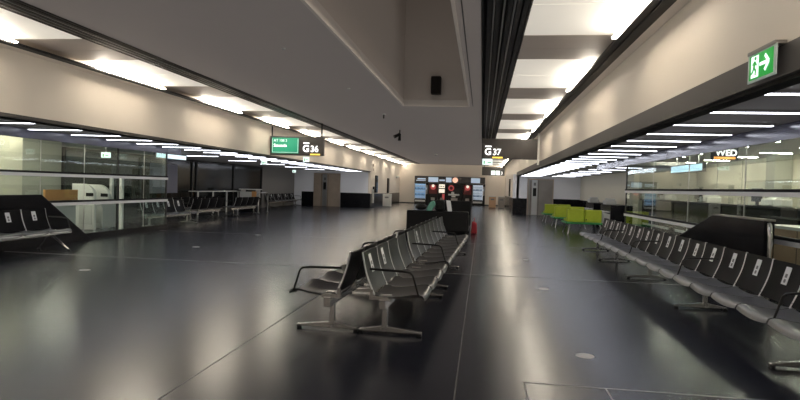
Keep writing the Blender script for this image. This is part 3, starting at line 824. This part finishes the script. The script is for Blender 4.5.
# ------------------------------------------------------------------ vending machines at the far wall
VY = FAR - .02
def vend_base(name, label, x0, x1, h, d=.8):
    t = thing(name, label, 'vending machine', ((x0+x1)/2, VY-d, 0), 0, 'vending machines at the far wall')
    w = (x1-x0)/2
    m = MB(); m.box(-w, w, .03, d-.02, 0, h); m.build('cabinet', 'black', t, bevel=.01)
    return t, w
def fridge(label, x0, x1, lm, bm_):
    t, w = vend_base('vending_machine', label, x0, x1, 1.93)
    B(-w+.06, w*.62, .0, .032, .48, 1.82).build('lit_back', lm, t)
    for r in range(5):
        z = .50+r*.265
        sh = B(-w+.05, w*.62, -.10, .02, z-.02, z).build('shelf', 'steel', t)
        m = MB()
        n = 7
        for q in range(n):
            xx = -w+.12 + q*(w*1.62-.24)/(n-1)
            m.tube([(xx, -.05, z), (xx, -.05, z+.13), (xx, -.05, z+.17), (xx, -.05, z+.21)], [.045, .045, .018, .018], 8)
        o = m.build('bottle_row', bm_ if r % 2 else 'bottle2', sh, smooth=True); o['kind'] = 'stuff'
    for xx in (-w+.03, w*.62): B(xx, xx+.03, -.14, .03, .40, 1.86).build('frame', 'steel', t)
    B(-w+.04, w*.64, -.14, -.13, .44, 1.84).build('pane', 'glassd', t)
    B(w*.68, w-.04, -.02, .03, .9, 1.7).build('keypad', 'dchrome', t)
    B(w*.74, w-.10, -.03, -.018, 1.3, 1.5).build('display', 'headw', t)
    B(-w+.06, w*.6, -.01, .03, .20, .36).build('flap', 'ltgrey', t)
fridge('tall drinks vending machine with blue lit shelves at the left end', -6.1, -4.85, 'fridge', 'bottle')
fridge('tall vending machine with white lit shelves at the right end', -.85, .28, 'fridgew', 'bottle')
def coffee(label, x0, x1, kind):
    t, w = vend_base('vending_machine', label, x0, x1, 1.88)
    if kind == 'dome':
        B(-w+.05, w-.05, .02, .034, .95, 1.80).build('front_panel', 'redl', t)
        MB().disc((0, .0, 1.55), .24, .03, 24, 'y').build('emblem', 'headr', t)
        MB().disc((0, -.012, 1.66), .13, .02, 20, 'y').build('highlight', 'headc', t)
    elif kind == 'cream':
        for z in (1.48, 1.05): B(-w+.08, w-.12, .01, .034, z, z+.34).build('menu_panel', 'headc', t)
        m = MB()
        for q in range(3): m.box(-w+.14+q*.16, -w+.22+q*.16, .004, .012, 1.56, 1.68)
        m.build('buttons', 'print', t)
        B(w-.34, w-.12, .01, .034, .42, .95).build('poster', 'headr', t)
    else:
        MB().disc((-.30, .0, 1.50), .26, .03, 24, 'y').build('emblem', 'headr', t)
        MB().disc((-.30, -.012, 1.50), .15, .02, 20, 'y').build('emblem_ring', 'redl', t)
        m = MB(); m.box(-.55, .45, .0, .034, .84, .98); m.ball((-.15, .0, 1.05), .13, 1.1, .3, 1); m.box(-.25, .1, .0, .034, .68, .82)
        m.build('motif', 'ltgrey', t)
    B(-w*.4, w*.4, .0, .034, .35, .60).build('cup_hatch', 'dchrome', t)
coffee('dark coffee machine with a red domed emblem beside the blue lit machine', -4.82, -3.98, 'dome')
coffee('coffee machine with cream menu panels beside the red domed one', -3.95, -3.22, 'cream')
coffee('wide black vending machine with a red round emblem and grey motif', -3.19, -1.72, 'motif')
coffee('dark machine with a red domed emblem beside the white lit machine', -1.69, -.88, 'dome')
t = thing('header_board', 'dark header board with pale picture panels above the vending machines', 'sign', (-2.9, VY-.8, 1.95))
B(-3.2, 3.15, .0, .78, 0, .58).build('board', 'signb', t)
for a, b, mm in ((-3.05, -2.25, 'signb'), (-1.95, -1.05, 'headw'), (-.35, .15, 'headw'), (1.9, 2.7, 'headw')):
    B(a, b, -.012, .0, .06, .50).build('picture_panel', mm, t)
B(-3.05, -2.2, -.02, -.008, .14, .20).build('caption_bar', 'headw', t); B(-2.95, -2.2, -.02, -.008, .26, .38).build('caption_bar', 'headw', t)
B(-.95, -.45, -.02, -.008, .16, .30).build('caption_bar', 'headw', t)
MB().disc((.48, -.02, .28), .25, .02, 24, 'y').build('peach_disc', 'headp', t)
MB().disc((1.30, -.015, .27), .16, .015, 20, 'y').build('round_motif', 'fascia', t)

# ------------------------------------------------------------------ things along the far walls
def bin_(label, x, y, w, d, h, m='steel'):
    t = thing('waste_bin', label, 'bin', (x, y, 0), 0, 'waste bins')
    B(-w/2, w/2, -d/2, d/2, .03, h-.06).build('body', m, t, bevel=.01)
    B(-w/2-.01, w/2+.01, -d/2-.01, d/2+.01, h-.06, h).build('lid', 'ltgrey', t, bevel=.008)
    B(-w/2+.03, w/2-.03, -d/2+.03, d/2-.03, 0, .03).build('base', 'black', t)
    B(-.14, .14, -d/2-.006, -d/2, h-.32, h-.2).build('slot', 'print', t)
bin_('pale metal waste bin at the far left wall', -6.85, 41.8, .58, .5, .95, 'ltgrey')
bin_('beige waste bin right of the vending machines', .85, 47.0, .55, .5, .95, 'woodp')
bin_('dark waste bin beside the beige bin at the far right', 1.55, 46.6, .5, .5, .95, 'doorr')
for i, (yy, z0, z1, w) in enumerate(((41.0, 1.0, 2.25, .6), (46.3, .95, 2.15, .5))):
    t = thing('wall_display', ('tall black display on the far left wall, above the metal bin', 'narrow dark display farther along the far left wall')[i], 'display', (XL, yy, z0), 0, 'displays on the far left wall')
    B(0, .12, -w/2, w/2, 0, z1-z0).build('housing', 'black', t, bevel=.01); B(.118, .124, -w/2+.04, w/2-.04, .06, z1-z0-.06).build('screen', 'night', t)
t = thing('wall_intercom', 'slim pale column with a black handset by the left lift corner', 'intercom', (XL+.0, 39.7, .3))
B(0, .14, -.1, .1, 0, .95).build('column', 'ltgrey', t); B(.05, .17, -.06, .06, .70, 1.15).build('handset', 'black', t)
for i, z in enumerate((2.55, 2.85)):
    tag(B(0, .03, -.1, .1, 0, .18).build('wall_plate', 'door', None, (XL, 39.9, z)), ('small brown plate on the left wall, lower of two', 'small brown plate on the left wall, upper of two')[i], 'plate', 'wall plates')
t = thing('wall_bracket', 'small grey box high on the far left wall near the corner', 'box', (XL, 51.0, 2.3))
B(0, .25, -.2, .2, 0, .14).build('body', 'ltgrey', t); B(0, .1, -.1, .1, -.05, 0).build('foot', 'fascia', t)
t = thing('wall_display', 'narrow dark vertical display on the far right wall', 'display', (XR, 44.0, 1.0))
B(-.1, 0, -.3, .3, 0, 1.3).build('housing', 'black', t); B(-.104, -.098, -.26, .26, .05, 1.25).build('screen', 'night', t)

# ------------------------------------------------------------------ world, camera, view
w = bpy.data.worlds.new('night'); scene.world = w; w.use_nodes = True
w.node_tree.nodes['Background'].inputs[0].default_value = (.02, .025, .035, 1)
w.node_tree.nodes['Background'].inputs[1].default_value = 1.0

F = 578.0; vx, vy, roll = 482.0, 189.0, .029
yv = Vector((vx-400, vy-200, F)); p2 = Vector((vx-300, vy-200+100*roll, F))
dn = yv.cross(p2); dn.normalize()
if dn.y < 0: dn = -dn
yv.normalize(); up = -dn; xv = yv.cross(up)
if xv.x < 0: xv = -xv
right = Vector((xv.x, yv.x, up.x)); down = Vector((xv.y, yv.y, up.y)); fwd = Vector((xv.z, yv.z, up.z))
R = Matrix((right, -down, -fwd)).transposed()
cam = bpy.data.cameras.new('camera'); co = bpy.data.objects.new('camera', cam); col.objects.link(co)
co.matrix_world = Matrix.Translation((0, 0, 1.5)) @ R.to_4x4()
cam.sensor_width = 36; cam.lens = F/800*36; cam.clip_start = .05; cam.clip_end = 200
scene.camera = co
scene.view_settings.view_transform = 'Standard'; scene.view_settings.look = 'None'
scene.view_settings.gamma = 1; scene.view_settings.use_curve_mapping = False
scene.view_settings.exposure = 1.05
scene.cycles.use_denoising = True
scene.cycles.use_fast_gi = True; scene.cycles.fast_gi_method = 'ADD'
w.light_settings.ao_factor = .095; w.light_settings.distance = 2.2
scene.cycles.max_bounces = 8; scene.cycles.diffuse_bounces = 4; scene.cycles.glossy_bounces = 4
scene.cycles.transparent_max_bounces = 16; scene.cycles.sample_clamp_indirect = 5
